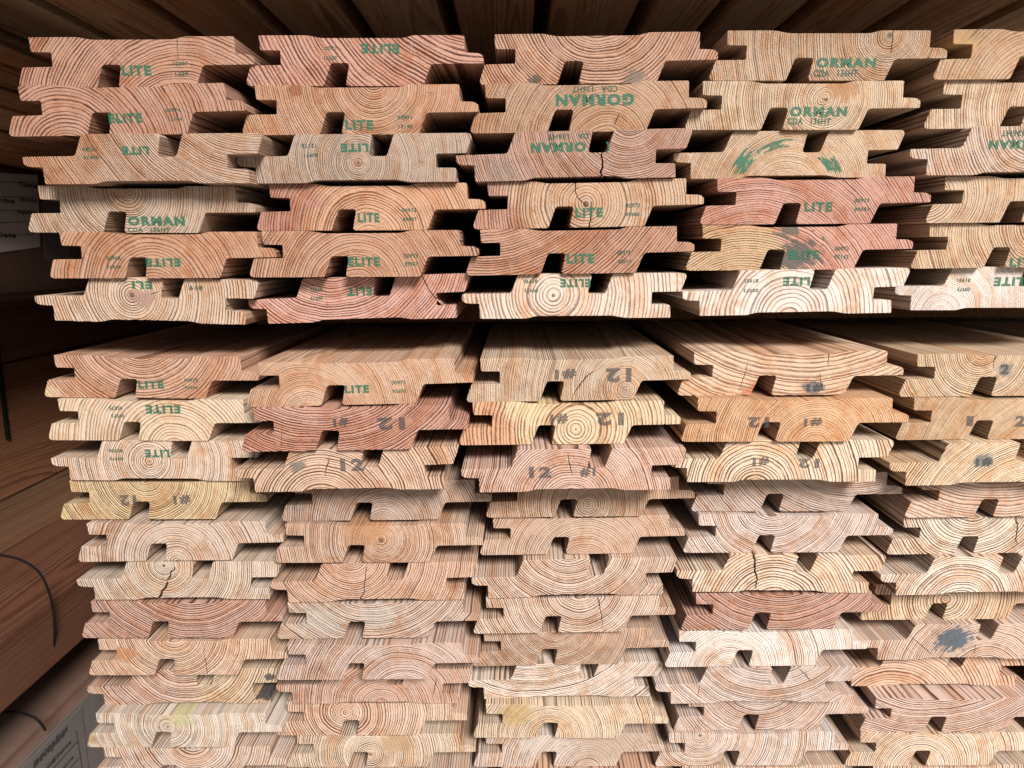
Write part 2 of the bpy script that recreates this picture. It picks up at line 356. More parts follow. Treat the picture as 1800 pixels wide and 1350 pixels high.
# ---------------------------------------------------------------- what each end looks like
# (col,row): main colour, pith (profile units from the left and the top of the board), ring spacing units, contrast, second colour, where it starts
def C(*c): return c
LOOK = {
(1,1):(C(190,138,106),(290,190),7,.85,None,0,'dull brown end with flat arched rings and short check'),
(1,2):(C(186,133,104),(100,120),8,.85,None,0,'dull brown end with rings arching over its left half'),
(1,3):(C(196,144,100),(400,-120),5,.6,C(190,155,124),150,'end orange brown at left and greyish at right'),
(1,4):(C(196,176,150),(188,9),6,.6,None,0,'grey pale end with pith at top edge, green lettering'),
(1,5):(C(196,143,102),(190,115),8,.6,None,0,'tan end with broad light arches and upside down lettering'),
(1,6):(C(206,180,148),(183,33),7,.75,None,0,'rough pale end with purplish pith and fuzzy rings'),
(1,7):(C(202,150,114),(200,-60),7,.7,None,0,'tan end with smooth planed top showing'),
(1,8):(C(218,194,156),(245,108),9,.5,None,0,'cream end with wide rings and green lettering'),
(1,9):(C(212,184,150),(195,44),4.5,.55,None,0,'pale end with centred pith and green lettering'),
(1,10):(C(188,148,102),(180,-10),4.5,.7,C(214,190,130),-400,'yellow brown end with faint grey digits'),
(1,11):(C(192,168,142),(200,88),6,.35,None,0,'smooth grey beige end with scratches'),
(1,12):(C(206,188,158),(182,8),4.5,.85,None,0,'pale end split by an open crack below the pith'),
(1,13):(C(184,130,106),(235,-110),5,.9,None,0,'reddish end with flat close rings'),
(1,14):(C(210,168,124),(185,-18),5,.75,None,0,'honey end with an orange streak and thin vertical crack'),
(1,15):(C(192,152,126),(215,-50),6,.8,C(210,190,150),230,'striped end with a black stain at its right'),
(1,16):(C(214,206,182),(178,34),3.6,.6,None,0,'whitish end with greenish tinge and tight centred rings'),
(1,17):(C(202,180,158),(220,-20),6,.75,None,0,'pale grey end with hollow arcs'),
(1,18):(C(200,170,140),(200,-20),6,.7,None,0,'plain end at the very bottom'),
(2,1):(C(206,146,122),(420,-170),9,.85,None,0,'pinkish end with slanting dark rings'),
(2,2):(C(206,152,108),(236,-6),5,.5,None,0,'honey brown end with a knot at its top'),
(2,3):(C(186,166,144),(217,50),4.5,.55,None,0,'greyish end with bright tight pith'),
(2,4):(C(190,124,98),(205,102),7,.6,C(205,150,104),110,'end red at left and tan in the middle'),
(2,5):(C(200,146,106),(195,112),6.5,.75,None,0,'orange tan end with even round arches'),
(2,6):(C(212,152,134),(165,-90),7,.8,None,0,'pink end with a curved crack near its right'),
(2,7):(C(208,166,126),(112,106),4.5,.6,None,0,'tan end with arches at left and green lettering'),
(2,8):(C(200,140,116),(150,-190),6,1.0,None,0,'rough red brown end with strong wavy rings'),
(2,9):(C(206,164,122),(160,125),6,.95,None,0,'rough tan end with dark arches and smudged digits'),
(2,10):(C(168,142,122),(205,98),4.6,.6,None,0,'recessed greyish brown end'),
(2,11):(C(202,158,118),(217,36),4,.7,None,0,'brown end with a tight round pith right of centre'),
(2,12):(C(206,154,114),(165,-22),5,.8,None,0,'orange tan end with a leaning open crack'),
(2,13):(C(196,166,140),(200,-110),5,.75,None,0,'end with greyish white patches and flat rings'),
(2,14):(C(192,162,144),(262,130),5,.6,None,0,'greyish pink end under sunlit striped planed top'),
(2,15):(C(194,148,120),(222,92),5,.7,None,0,'recessed reddish end with a thin crack at right'),
(2,16):(C(208,168,130),(155,27),6,.8,None,0,'end with two piths side by side'),
(2,17):(C(206,184,146),(188,52),5,.6,None,0,'pale beige end with a brown wavy stain'),
(2,18):(C(200,170,140),(200,-20),6,.7,None,0,'mostly cut off end at the bottom edge'),
(3,1):(C(204,154,120),(215,-60),6.5,.85,None,0,'brown end with hanging arcs and grey mould below'),
(3,2):(C(190,150,110),(240,118),6,.45,None,0,'smooth tan end with large upside down green lettering'),
(3,3):(C(194,152,130),(310,-30),5,.55,None,0,'pinkish grey end with a black crack rising from below'),
(3,4):(C(196,138,112),(206,44),7.5,.6,C(200,164,124),70,'end red at left with several dark checks'),
(3,5):(C(200,142,106),(20,-230),6.5,.75,None,0,'orange brown end with slanting straight rings'),
(3,6):(C(228,210,188),(172,42),10,.55,None,0,'near white end with wide round rings'),
(3,7):(C(212,186,150),(300,66),4.5,.6,None,0,'beige end with a diagonal crack and grey digits'),
(3,8):(C(222,160,106),(222,56),9.5,.7,C(226,200,150),100,'orange and cream end with a round ring at centre'),
(3,9):(C(212,164,136),(205,112),5,.8,None,0,'pink rough end with grey digits the right way up'),
(3,10):(C(200,162,120),(206,58),4.5,.6,None,0,'tan end with round pith low in the middle'),
(3,11):(C(196,158,122),(215,110),5,.4,None,0,'smooth tan end with faint wide arches'),
(3,12):(C(210,178,148),(200,-45),5,.8,None,0,'pale pinkish end with nested hanging arcs'),
(3,13):(C(212,184,154),(222,-20),5,.7,None,0,'greyish end with a black crack right of centre'),
(3,14):(C(192,156,122),(180,-20),4,.5,None,0,'brown end with smooth hanging arcs'),
(3,15):(C(230,220,202),(140,-200),4.5,.6,None,0,'white end with gently rising fine rings'),
(3,16):(C(220,196,150),(165,82),4.2,.65,None,0,'yellowish end with round arches and planed top'),
(3,17):(C(194,174,154),(250,100),6,.25,None,0,'blotchy grey end with few rings'),
(3,18):(C(214,150,104),(200,-60),9,.6,None,0,'orange striped end at the bottom edge'),
(4,1):(C(210,180,142),(314,8),4.8,.65,None,0,'tan end with a round pith at its upper right'),
(4,2):(C(220,196,156),(245,31),5,.6,None,0,'cream end with a dark pith dot and orange patch'),
(4,3):(C(220,192,150),(212,122),4,.6,None,0,'cream end crossed by curved green streaks'),
(4,4):(C(212,150,130),(100,240),5.4,.8,None,0,'pink end with long curved rings'),
(4,5):(C(214,180,124),(110,220),6.2,.8,C(210,146,124),190,'end yellow at left, pink at right with grey smear'),
(4,6):(C(238,226,214),(200,92),11,.55,None,0,'white end with very wide dark pink arches'),
(4,7):(C(220,142,102),(230,-330),10,.55,C(228,190,150),-400,'orange red cracked end with mottled cells'),
(4,8):(C(228,172,108),(250,104),5,.6,None,0,'bright orange yellow end with grey digits'),
(4,9):(C(228,204,158),(165,98),7,.9,None,0,'cream end with bold brown arches'),
(4,10):(C(190,166,146),(320,-160),5,.4,None,0,'recessed grey brown end with fine slanting grain'),
(4,11):(C(220,200,186),(176,-34),4.5,.6,None,0,'whitish end with close sagging arcs'),
(4,12):(C(232,208,170),(200,128),7,.85,None,0,'cream end split by a wide ragged crack'),
(4,13):(C(190,128,102),(200,-140),5.5,.85,None,0,'dark red brown end with sagging rings'),
(4,14):(C(234,230,218),(134,96),4.4,.55,None,0,'white end with fine arches at left'),
(4,15):(C(216,198,184),(240,-120),5,.25,None,0,'smooth pale pinkish end with short checks'),
(4,16):(C(212,182,162),(182,-44),5,.6,None,0,'pale pink end with fine sagging arcs'),
(4,17):(C(222,208,194),(96,6),4.6,.6,None,0,'pale grey end with arcs hanging at left'),
(4,18):(C(206,176,142),(220,20),6,.6,None,0,'mostly hidden end at the bottom edge'),
(5,1):(C(208,170,122),(190,130),8,.4,None,0,'smooth honey end with few rings'),
(5,2):(C(228,204,166),(250,40),6,.55,None,0,'cream end with upright curved rings'),
(5,3):(C(228,204,180),(232,-12),6.5,.6,None,0,'pinkish cream end with green upside down lettering'),
(5,4):(C(224,196,154),(0,40),6,.6,None,0,'cream end with bowed upright rings'),
(5,5):(C(228,196,148),(240,0),6,.55,None,0,'yellowish cream end with slanting rings'),
(5,6):(C(238,230,220),(92,92),3.6,.5,None,0,'white end with very fine round arches'),
(5,7):(C(224,194,146),(150,-6),5,.7,None,0,'straw end with deep round arcs'),
(5,8):(C(220,184,130),(300,160),3.6,.5,None,0,'straw yellow end with fine slanting grain'),
(5,9):(C(232,204,144),(300,210),5,.5,None,0,'mottled yellow end with a grey smudge'),
(5,10):(C(214,176,146),(180,-300),8,.2,None,0,'smooth pinkish end almost without rings'),
(5,11):(C(228,214,184),(165,-34),6,.75,None,0,'cream end with deep sagging arcs and right crack'),
(5,12):(C(232,218,192),(165,118),6,.75,None,0,'cream end with broad arches'),
(5,13):(C(226,198,148),(178,37),6.5,.65,None,0,'straw end with a round pith low in the middle'),
(5,14):(C(218,184,154),(265,130),5,.75,None,0,'pinkish end with a blue stain'),
(5,15):(C(218,168,124),(120,170),8,.8,None,0,'orange wavy grained end, recessed'),
(5,16):(C(216,176,150),(150,-260),5,.8,None,0,'pink end with level fine rings'),
(5,17):(C(232,208,168),(160,92),5,.6,None,0,'cream end with fine low arches'),
(5,18):(C(210,180,140),(220,20),6,.6,None,0,'mostly hidden end at the bottom edge'),
}
# stains by image position: px, py, radius px, colour
STAIN = {
(4,5):[(1405,448,42,(0.07,0.075,0.07)),(1385,405,22,(0.09,0.09,0.08))],(5,14):[(1675,1122,32,(0.05,0.085,0.12))],
(1,15):[(463,1222,15,(0.03,0.03,0.035)),(474,1190,10,(0.05,0.05,0.05))],(3,1):[(1115,138,20,(0.17,0.14,0.12)),(940,141,12,(0.10,0.085,0.07))],
(4,2):[(1482,152,30,(0.34,0.17,0.08)),(1452,175,4,(0.05,0.03,0.03))],(2,2):[(518,158,14,(0.26,0.10,0.05))],
(4,7):[(1430,683,18,(0.10,0.11,0.13)),(1330,690,26,(0.42,0.14,0.06))],(1,14):[(222,1150,20,(0.40,0.18,0.07))],
(2,11):[(645,935,40,(0.42,0.21,0.10))],(2,13):[(665,1085,32,(0.46,0.43,0.40)),(560,1090,44,(0.44,0.41,0.37))],
(1,6):[(246,522,24,(0.30,0.18,0.15))],(2,17):[(700,1305,30,(0.34,0.22,0.12))],(3,17):[(960,1310,50,(0.52,0.47,0.42)),(1070,1300,60,(0.36,0.26,0.20))],
(5,9):[(1730,812,18,(0.12,0.13,0.13))],(5,7):[(1766,650,16,(0.18,0.18,0.17))],(2,9):[(522,820,15,(0.14,0.13,0.12))],
(5,1):[(1690,75,30,(0.45,0.28,0.12))],(1,16):[(320,1262,24,(0.36,0.36,0.18)),(158,1300,12,(0.34,0.22,0.09))],
(4,14):[(1300,1165,14,(0.5,0.36,0.12))],(3,3):[(880,300,26,(0.30,0.22,0.19))],(3,16):[(905,1255,30,(0.42,0.30,0.12))],
(1,7):[(90,690,16,(0.60,0.50,0.30))],(1,10):[(112,905,14,(0.60,0.50,0.26))],(3,8):[(930,715,40,(0.62,0.50,0.28))]}
# cracks by image position: open to the rim?, width mm, points
CRACK = {(1,12):[(1,1.7,[(280,1053),(286,1040),(294,1025),(300,1008),(309,997)])],
(1,14):[(1,.7,[(364,1184),(362,1165),(358,1150),(359,1132)])],(1,9):[(0,.6,[(286,800),(285,808),(283,819)])],
(1,6):[(0,.5,[(262,517),(272,515),(281,511)])],(1,1):[(1,.5,[(312,68),(310,84),(313,97),(314,109)])],
(2,6):[(1,.7,[(742,485),(748,500),(758,515),(768,527),(780,537)])],
(2,12):[(1,.8,[(633,1054),(640,1040),(641,1020),(644,994)])],(2,15):[(0,.6,[(760,1225),(765,1205),(768,1190)])],
(2,8):[(1,.5,[(494,788),(495,765),(497,737)])],(2,9):[(0,.7,[(571,840),(573,825),(577,815),(579,800)])],
(3,3):[(1,1.4,[(1056,317),(1058,300),(1059,285),(1058,268)])],
(3,4):[(1,.6,[(1012,322),(1011,335),(1015,347),(1025,357),(1034,361)]),(1,.8,[(1035,400),(1038,385),(1040,366),(1039,352)])],
(3,7):[(0,.8,[(1006,697),(1015,682),(1022,673),(1030,662),(1042,655),(1051,649)])],
(3,9):[(0,.6,[(999,795),(1000,812),(1003,822),(1006,838)])],(3,13):[(1,1.1,[(1048,1047),(1054,1060),(1057,1080),(1060,1104)])],
(4,12):[(1,1.5,[(1325,975),(1328,985),(1326,1000),(1330,1015),(1329,1036)])],
(4,7):[(0,.5,[(1314,632),(1312,650),(1305,668),(1298,688)]),(1,.6,[(1458,619),(1456,632),(1455,644)]),(0,.5,[(1440,655),(1443,670),(1446,686)])],
(4,1):[(1,.6,[(1570,55),(1568,75),(1566,96)])],(4,15):[(0,.7,[(1405,1176),(1415,1185),(1428,1202)]),(0,.5,[(1226,1225),(1230,1202)])],
(5,7):[(1,.5,[(1750,624),(1747,636),(1746,650)])],(5,11):[(1,1.0,[(1786,912),(1789,925),(1786,945),(1788,958)])],
(5,14):[(0,.6,[(1600,1118),(1620,1135),(1640,1152)]),(0,.4,[(1715,1132),(1712,1150)])],
(3,2):[(0,.6,[(1089,198),(1084,210),(1080,222)])]}
# lettering by image position: text, x0, x1, y0, y1, turned over?, ink
CO1, CO2 = '00973', '89686'
STAMP = {
(1,1):[('LITE',214,266,115,133,0,'g'),('12207',305,331,108,115,0,'G'),('1229',308,331,126,133,0,'G')],
(1,2):[('ELITE',191,250,199,216,0,'g'),('00974',291,317,190,197,0,'G'),('12194',296,320,206,213,0,'G')],
(1,3):[('LITE',214,262,257,272,1,'g'),('12081',147,170,259,266,1,'G'),('00974',147,174,273,280,1,'G')],
(1,4):[('ORMAN',225,325,380,397,0,'g'),('CDA   136HT',225,299,400,408,0,'G')],
(1,5):[('ELITE',256,317,454,469,1,'g'),('89678',187,212,450,457,1,'G'),('00973',188,213,466,472,1,'G')],
(1,6):[('ELI',232,268,494,508,1,'g'),('819',333,356,502,510,1,'G')],
(1,7):[('LITE',243,288,670,683,0,'g'),('00973',324,347,665,671,0,'G'),('95046',325,348,678,684,0,'G')],
(1,8):[('ELITE',256,317,712,727,1,'g'),('45075',192,216,714,721,1,'G'),('00973',196,219,728,734,1,'G')],
(1,9):[('LITE',255,298,790,804,1,'g'),('95738',192,216,789,795,1,'G'),('00973',193,217,803,809,1,'G')],
(1,10):[('12',211,240,870,889,1,'k'),('#1',305,334,870,887,1,'k')],
(2,1):[('ELITE',635,702,77,94,1,'g'),('12207',570,591,81,88,1,'G'),('00971',570,592,98,105,1,'G')],
(2,2):[('LITE',607,656,211,228,0,'g'),('00971',699,724,203,210,0,'G'),('13190',701,725,219,226,0,'G')],
(2,3):[('LITE',599,648,252,267,1,'g'),('12178',530,556,252,260,1,'G'),('00971',535,558,269,276,1,'G')],
(2,4):[('LITE',629,667,374,391,0,'g'),('00973',706,732,366,373,0,'G'),('89987',708,733,382,389,0,'G')],
(2,5):[('ELITE',612,668,452,468,0,'g'),('00973',710,735,446,453,0,'G'),('89967',712,735,460,468,0,'G')],
(2,6):[('ELIT',610,654,505,520,1,'g'),('89992',545,567,506,513,1,'G'),('00973',546,567,521,528,1,'G')],
(2,7):[('LITE',606,649,677,691,0,'g'),('00973',688,713,669,676,0,'G'),('95670',690,714,684,691,0,'G')],
(2,8):[('#1',586,612,734,751,1,'k'),('12',663,712,734,756,1,'k')],
(2,9):[('12',598,640,806,828,0,'k')],
(3,2):[('GORMAN',977,1115,165,186,1,'g'),('CDA   136HT',1006,1086,151,162,1,'G')],
(3,3):[('ORMAN',933,1030,250,268,1,'g'),('DA   136HT',963,1034,235,245,1,'G'),(')',1065,1072,249,269,0,'g')],
(3,4):[('LITE',1011,1060,365,382,0,'g'),('00973',1100,1125,357,365,0,'G'),('89686',1100,1124,373,380,0,'G')],
(3,5):[('LITE',996,1045,446,463,0,'g'),('00973',1085,1108,440,448,0,'G'),('95013',1086,1110,456,463,0,'G')],
(3,6):[('ELITE',985,1038,490,505,1,'g'),('81995',920,945,491,498,1,'G'),('00973',922,946,507,514,1,'G')],
(3,7):[('#1',975,1013,648,667,1,'k'),('12',1065,1110,647,672,1,'k')],
(3,8):[('#1',967,998,727,746,1,'k'),('12',1048,1097,725,748,1,'k')],
(3,9):[('12',930,969,820,840,0,'k'),('#1',1020,1047,821,838,0,'k')],
(4,1):[('ORMAN',1435,1540,101,119,0,'g'),('CDA   136HT',1430,1508,122,135,0,'G')],
(4,2):[('ORMAN',1389,1489,187,205,0,'g'),('CDA   136HT',1384,1460,207,219,0,'G')],
(4,4):[('LITE',1414,1463,355,372,0,'g'),('00973',1502,1528,349,356,0,'G'),('89681',1502,1527,364,371,0,'G')],
(4,5):[('ELITE',1386,1440,440,456,0,'g'),('00973',1468,1492,433,441,0,'G'),('95142',1466,1492,448,456,0,'G')],
(4,6):[('LITE',1376,1424,487,502,1,'g'),('81985',1308,1333,490,497,1,'G'),('00973',1307,1333,507,514,1,'G')],
(4,7):[('#1',1418,1447,674,690,1,'k')],
(4,8):[('12',1315,1352,733,752,1,'k'),('#1',1413,1445,734,750,1,'k')],
(4,9):[('#1',1323,1352,803,819,1,'k'),('12',1403,1440,806,823,1,'k')],
(5,3):[('GORMAN',1738,1850,246,262,1,'g'),('136HT',1760,1800,229,240,1,'G')],
(5,5):[('LITE',1775,1826,453,469,0,'g')],
(5,6):[('LITE',1747,1798,487,503,1,'g'),('81951',1682,1706,489,496,1,'G'),('00973',1683,1705,505,512,1,'G')],
(5,7):[('2',1758,1774,640,658,0,'k')],
(5,8):[('1',1699,1711,731,749,0,'k'),('2',1784,1802,730,750,0,'k')],
(5,9):[('#1',1715,1745,804,821,1,'k')],
}
_tc = {}
def text_mesh(s, bold):
    key = (s, bold)
    if key not in _tc:
        cu = bpy.data.curves.new('lettering', 'FONT'); cu.body = s; cu.size = 1.0; cu.offset = 0.06 if bold else 0.034
        cu.resolution_u = 3; cu.space_character = 1.22 if bold else 1.1
        o = bpy.data.objects.new('lettering', cu); COL.objects.link(o)
        bpy.context.view_layer.update()
        me = bpy.data.meshes.new_from_object(o.evaluated_get(bpy.context.evaluated_depsgraph_get()))
        bpy.data.objects.remove(o); bpy.data.curves.remove(cu)
        xs = [v.co.x for v in me.vertices]; ys = [v.co.y for v in me.vertices]
        x0, x1, y0, y1 = min(xs), max(xs), min(ys), max(ys)
        for v in me.vertices: v.co.x = (v.co.x-x0)/(x1-x0)-0.5; v.co.y = (v.co.y-y0)/(y1-y0)-0.5; v.co.z = 0
        _tc[key] = me
    return _tc[key]

ORD = ['top', 'second', 'third', 'fourth', 'fifth', 'sixth', 'seventh', 'eighth', 'ninth', 'tenth', 'eleventh', 'lowest']
COLN = {1: 'leftmost', 2: 'second', 3: 'middle', 4: 'fourth', 5: 'rightmost'}
BOARD = {}
SIX = [(6, r, o, x+143, z, d-2, a) for c, r, o, x, z, d, a in FIT if c == 5]
for c, r, o, x, z, d, a in FIT:
    rnd = random.Random(c*100+r)
    colr, pith, sp, con, col2, gxx, desc = LOOK[(c, r)]
    Y = M(DM-d); loc = Vector((M(x), Y, EYE+M(z+T/2))); rot = -R(a)
    inv = (Matrix.Translation(loc) @ Matrix.Rotation(rot, 4, 'Y')).inverted()
    def loc_of(px, py):
        v = inv @ on_y(px, py, Y); return (v.x*1000, v.z*1000)
    cracks = [(op, wd, [loc_of(*q) for q in pts]) for op, wd, pts in CRACK.get((c, r), [])]
    wear = {(1,6): .2, (2,8): .22, (2,9): .2, (1,5): .12, (4,7): .2, (1,14): .15, (4,12): .15}.get((c, r), 0.05)
    me = board_mesh(o, cracks, rnd, 2.4+rnd.uniform(-.05, .05), wear)
    ob = link('profiled_board', me, WOOD); ob.location = loc; ob.rotation_euler = (0, rot, 0)
    rowword = ORD[r-1] if r <= 6 else ORD[r-7]
    which = 'upper' if r <= 6 else 'lower'
    if r == 6: rowword = 'lowest'
    lab = '%s, %s row, %s column, %s stack' % (desc, rowword, COLN[c], which)
    if len(lab.split()) > 16: print('LONG', len(lab.split()), lab)
    tag(ob, lab, 'timber board', 'profiled boards stacked end on')
    g = 1.0
    if r >= 9:       # paler timber with stronger ring contrast in the lower stack
        colr = tuple(v*.80+m*.20 for v, m in zip(colr, (250, 238, 226))); con = min(1.0, con*.6+.46)
    else: con = con*.8+.12
    if r <= 5: colr = tuple(v*f_ for v, f_ in zip(colr, (.945, .93, .91)))
    A = wood(colr, .74 if r >= 9 else .76); B = wood(col2, .76) if col2 else A
    ob['wood_light'] = A; ob['wood_dark_side'] = B
    pm = to_mm(*pith); ob['wood_pith'] = [pm[0], pm[1], sp*SX*(.88 if r >= 9 else .75)]
    ob['wood_tune'] = [con, to_mm(gxx, 0)[0] if col2 else 999.0, rnd.uniform(0, 400)]
    st = STAIN.get((c, r), [])
    for i, nm in enumerate(('stain_one', 'stain_two')):
        if i < len(st):
            px, py, rad, sc_ = st[i]; q = loc_of(px, py); q2 = loc_of(px+rad, py)
            ob[nm] = [q[0], q[1], max(.5, q2[0]-q[0])]; ob[nm+'_colour'] = list(sc_)
        else:
            ob[nm] = [9999.0, 0.0, 1.0]; ob[nm+'_colour'] = [0.0, 0.0, 0.0]
    for s, x0, x1, y0, y1, turned, kk in STAMP.get((c, r), []):
        p0 = loc_of(x0, (y0+y1)/2); p1 = loc_of(x1, (y0+y1)/2); q0 = loc_of((x0+x1)/2, y1); q1 = loc_of((x0+x1)/2, y0)
        t = link('lettering' if kk != 'G' else 'code_lettering', text_mesh(s, kk != 'G'), None, ob)
        if not t.data.materials: t.data.materials.append(INK[kk])
        t.material_slots[0].link = 'OBJECT'; t.material_slots[0].material = INK[kk]
        t.location = (M((p0[0]+p1[0])/2), -0.00015, M((q0[1]+q1[1])/2))
        t.rotation_euler = (R(90), 0, 0) if not turned else (R(90), R(180), 0)
        t.scale = (M(p1[0]-p0[0]), M(q1[1]-q0[1]), 1)
    BOARD[(c, r)] = ob
    if c == 5:      # the next column, just past the right edge of the photograph
        o6 = ob.copy(); COL.objects.link(o6); o6.location.x += .1435; o6.location.y += .003
        o6['label'] = 'pale board in the outermost column at the far right of the stacks'
        o6['wood_pith'] = [pm[0]*-.6, pm[1]-14, sp*SX*1.2]

# green marking ink that follows the rings of the third board in the fourth column
ob = BOARD[(4, 3)]; pm = to_mm(212, 122); rnd = random.Random(5)
for a0, a1, r0, r1, n in ((128, 160, 30.5, 40, 15), (22, 58, 29.5, 37, 12), (92, 126, 30.5, 35, 5)):
    bm = bmesh.new()
    for i in range(n):
        ra = r0+(r1-r0)*i/n; rb = ra+(r1-r0)/n*.93
        s0 = a0+rnd.uniform(-7, 9)+(i*.5 if a0 > 90 else -i*.3); s1 = a1+rnd.uniform(-14, 3)-(i*.9 if a0 < 90 else 0)
        if s1-s0 < 5: continue
        pr = None
        for k2 in range(7):
            t = R(s0+(s1-s0)*k2/6)
            q = [bm.verts.new((M(pm[0]+rr_*math.cos(t)), 0, M(pm[1]+rr_*math.sin(t)))) for rr_ in (ra, rb)]
            gx0, gx1 = M(to_mm(233, 0)[0]), M(to_mm(289, 0)[0])
            hole = any(gx0 < v.co.x < gx1 and v.co.z > -.0005 for v in q) or any(v.co.z > .0132 or v.co.z < -.0122 for v in q)
            if hole: pr = None; continue
            if pr and q[0].co.z < .0132 and pr[0].co.z < .0132 and q[0].co.z > -.0138 and pr[0].co.z > -.0138: bm.faces.new((pr[0], q[0], q[1], pr[1]))
            pr = q
    me = bpy.data.meshes.new('green_streak'); bm.to_mesh(me); bm.free()
    o = link('green_streak', me, INK['g'], ob); o.location = (0, -.00015, 0)

# ---------------------------------------------------------------- plain sawn timber around the stack
def timber(name, p0, p1, look, label, cat, group=None, parent=None, bev=0.0015, pith=None, sp=2.2, con=.4):
    (x0, y0, z0), (x1, y1, z1) = p0, p1
    bm = bmesh.new(); bmesh.ops.create_cube(bm, size=1.0)
    for v in bm.verts:
        v.co.x *= (x1-x0); v.co.y = (v.co.y+0.5)*(y1-y0); v.co.z *= (z1-z0)
    bmesh.ops.bevel(bm, geom=bm.edges[:], offset=bev, segments=2, affect='EDGES')
    me = bpy.data.meshes.new(name); bm.to_mesh(me); bm.free()
    o = link(name, me, WOOD, parent); o.location = ((x0+x1)/2, y0, (z0+z1)/2)
    if label: tag(o, label, cat, group)
    rnd = random.Random(hash((round(x0*1000), round(z0*1000), round(y0*1000))))
    o['wood_light'] = list(lin(look)); o['wood_dark_side'] = list(lin(look))
    o['wood_pith'] = [rnd.uniform(-40, 40) if pith is None else pith[0], rnd.uniform(-120, -40) if pith is None else pith[1], sp]
    o['wood_tune'] = [con, 999.0, rnd.uniform(0, 300)]
    for nm in ('stain_one', 'stain_two'): o[nm] = [9999.0, 0.0, 1.0]; o[nm+'_colour'] = [0.0, 0.0, 0.0]
    return o

# boards lying overhead
ZC = 0.200; gap = 0.0145
cuts = [-3.22, -2.79, -2.36, -1.93, -1.50, -1.075, -0.699, -0.287, 0.124, 0.56, 0.90, 1.269, 1.70, 2.158, 2.60, 3.04, 3.46]
YO = 0.355  # unseen overhang past the stack ends, drawn forward to shade the top rows
names = ['far left', 'second from left', 'third from left', 'fourth from left', 'fifth from left', 'sixth from left', 'seventh from left', 'eighth from left',
         'ninth from left', 'tenth from left', 'sixth from right', 'fifth from right', 'fourth from right', 'third from right', 'second from right', 'far right']
for i in range(len(cuts)-1):
    x0, x1 = cuts[i]*ZC+gap/2, cuts[i+1]*ZC-gap/2
    look = [(236, 190, 148), (240, 200, 160), (246, 208, 168), (232, 186, 146)][i % 4]
    if i in (7, 8, 12):
        ys = {7: 0.84, 8: 0.80, 12: 0.76}[i]
        timber('overhead_board', (x0, YO, EYE+ZC), (x1, ys, EYE+ZC+.03), look, 'brown overhead board ending short at a joint, %s' % names[i], 'timber board', 'boards overhead', sp=1.5)
        timber('overhead_board', (x0, ys+.004, EYE+ZC+.001), (x1, 2.6, EYE+ZC+.03), look, 'far piece beyond the joint of the overhead board %s' % names[i], 'timber board', 'boards overhead', sp=1.5)
    else:
        timber('overhead_board', (x0, YO, EYE+ZC), (x1, 2.6, EYE+ZC+.03), look, 'dark brown overhead board running away from view, %s' % names[i], 'timber board', 'boards overhead', sp=1.5)
for i in range(7):
    timber('upper_plank', (-.75+i*.21, YO+.01, EYE+ZC+.0302), (-.75+i*.21+.207, 2.6, EYE+ZC+.055), (140, 104, 80),
           'wide plank of second overhead layer above the gaps, %s' % ['leftmost', 'second', 'third', 'middle', 'fifth', 'sixth', 'rightmost'][i], 'plank', 'second layer overhead')

# spacers under the upper stack, bearers below the lower one
zlo = EYE+M(max(f[4]+T for f in FIT if f[1] == 7))+.0006; zhi = EYE+M(min(f[4] for f in FIT if f[1] == 6))-.0008
for k, (yy, wd) in enumerate(((.60, 'near'), (1.5, 'middle'), (2.5, 'far'))):
    timber('spacer_batten', (-.29, yy, zlo), (.70, yy+.045, zhi), (150, 110, 80), '%s dark batten lying crosswise between upper and lower stacks' % wd, 'batten', 'battens between the stacks')

# ---------------------------------------------------------------- the pile at the left, shade put into its dark tones
XB = -0.36  # unseen front part of the pile drawn out to cut sky light at left
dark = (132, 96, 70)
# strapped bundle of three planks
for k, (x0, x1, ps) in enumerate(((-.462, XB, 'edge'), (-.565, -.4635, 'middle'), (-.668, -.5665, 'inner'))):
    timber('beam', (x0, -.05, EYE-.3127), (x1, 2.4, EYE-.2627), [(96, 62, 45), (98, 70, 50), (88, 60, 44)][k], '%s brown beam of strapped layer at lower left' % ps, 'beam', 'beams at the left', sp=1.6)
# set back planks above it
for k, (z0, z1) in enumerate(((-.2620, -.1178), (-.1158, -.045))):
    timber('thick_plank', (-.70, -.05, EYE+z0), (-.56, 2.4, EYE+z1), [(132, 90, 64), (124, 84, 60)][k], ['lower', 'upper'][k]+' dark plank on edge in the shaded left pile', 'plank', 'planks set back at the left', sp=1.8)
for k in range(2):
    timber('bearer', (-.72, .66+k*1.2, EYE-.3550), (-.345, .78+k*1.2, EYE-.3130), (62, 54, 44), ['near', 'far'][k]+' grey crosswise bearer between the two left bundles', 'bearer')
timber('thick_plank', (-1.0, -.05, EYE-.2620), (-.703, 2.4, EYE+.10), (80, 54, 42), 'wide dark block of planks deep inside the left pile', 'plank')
# thin boards at the upper left
for k in range(5):
    z1 = .1606-k*.0165
    timber('thin_board', (-.52, -.05, EYE+z1-.0155), (-.40+(k % 2)*.004, 2.4, EYE+z1), [(206, 158, 120), (176, 130, 96), (192, 142, 106)][k % 3],
           '%s thin brown board of the upper left pile' % ['topmost', 'second', 'third', 'fourth', 'lowest'][k], 'timber board', 'thin boards at the upper left', sp=1.3)
timber('thick_plank', (-.56, -.05, EYE+.0705), (-.46, 2.4, EYE+.0775), (90, 66, 50), 'set back dark plank below the thin boards at left', 'plank')

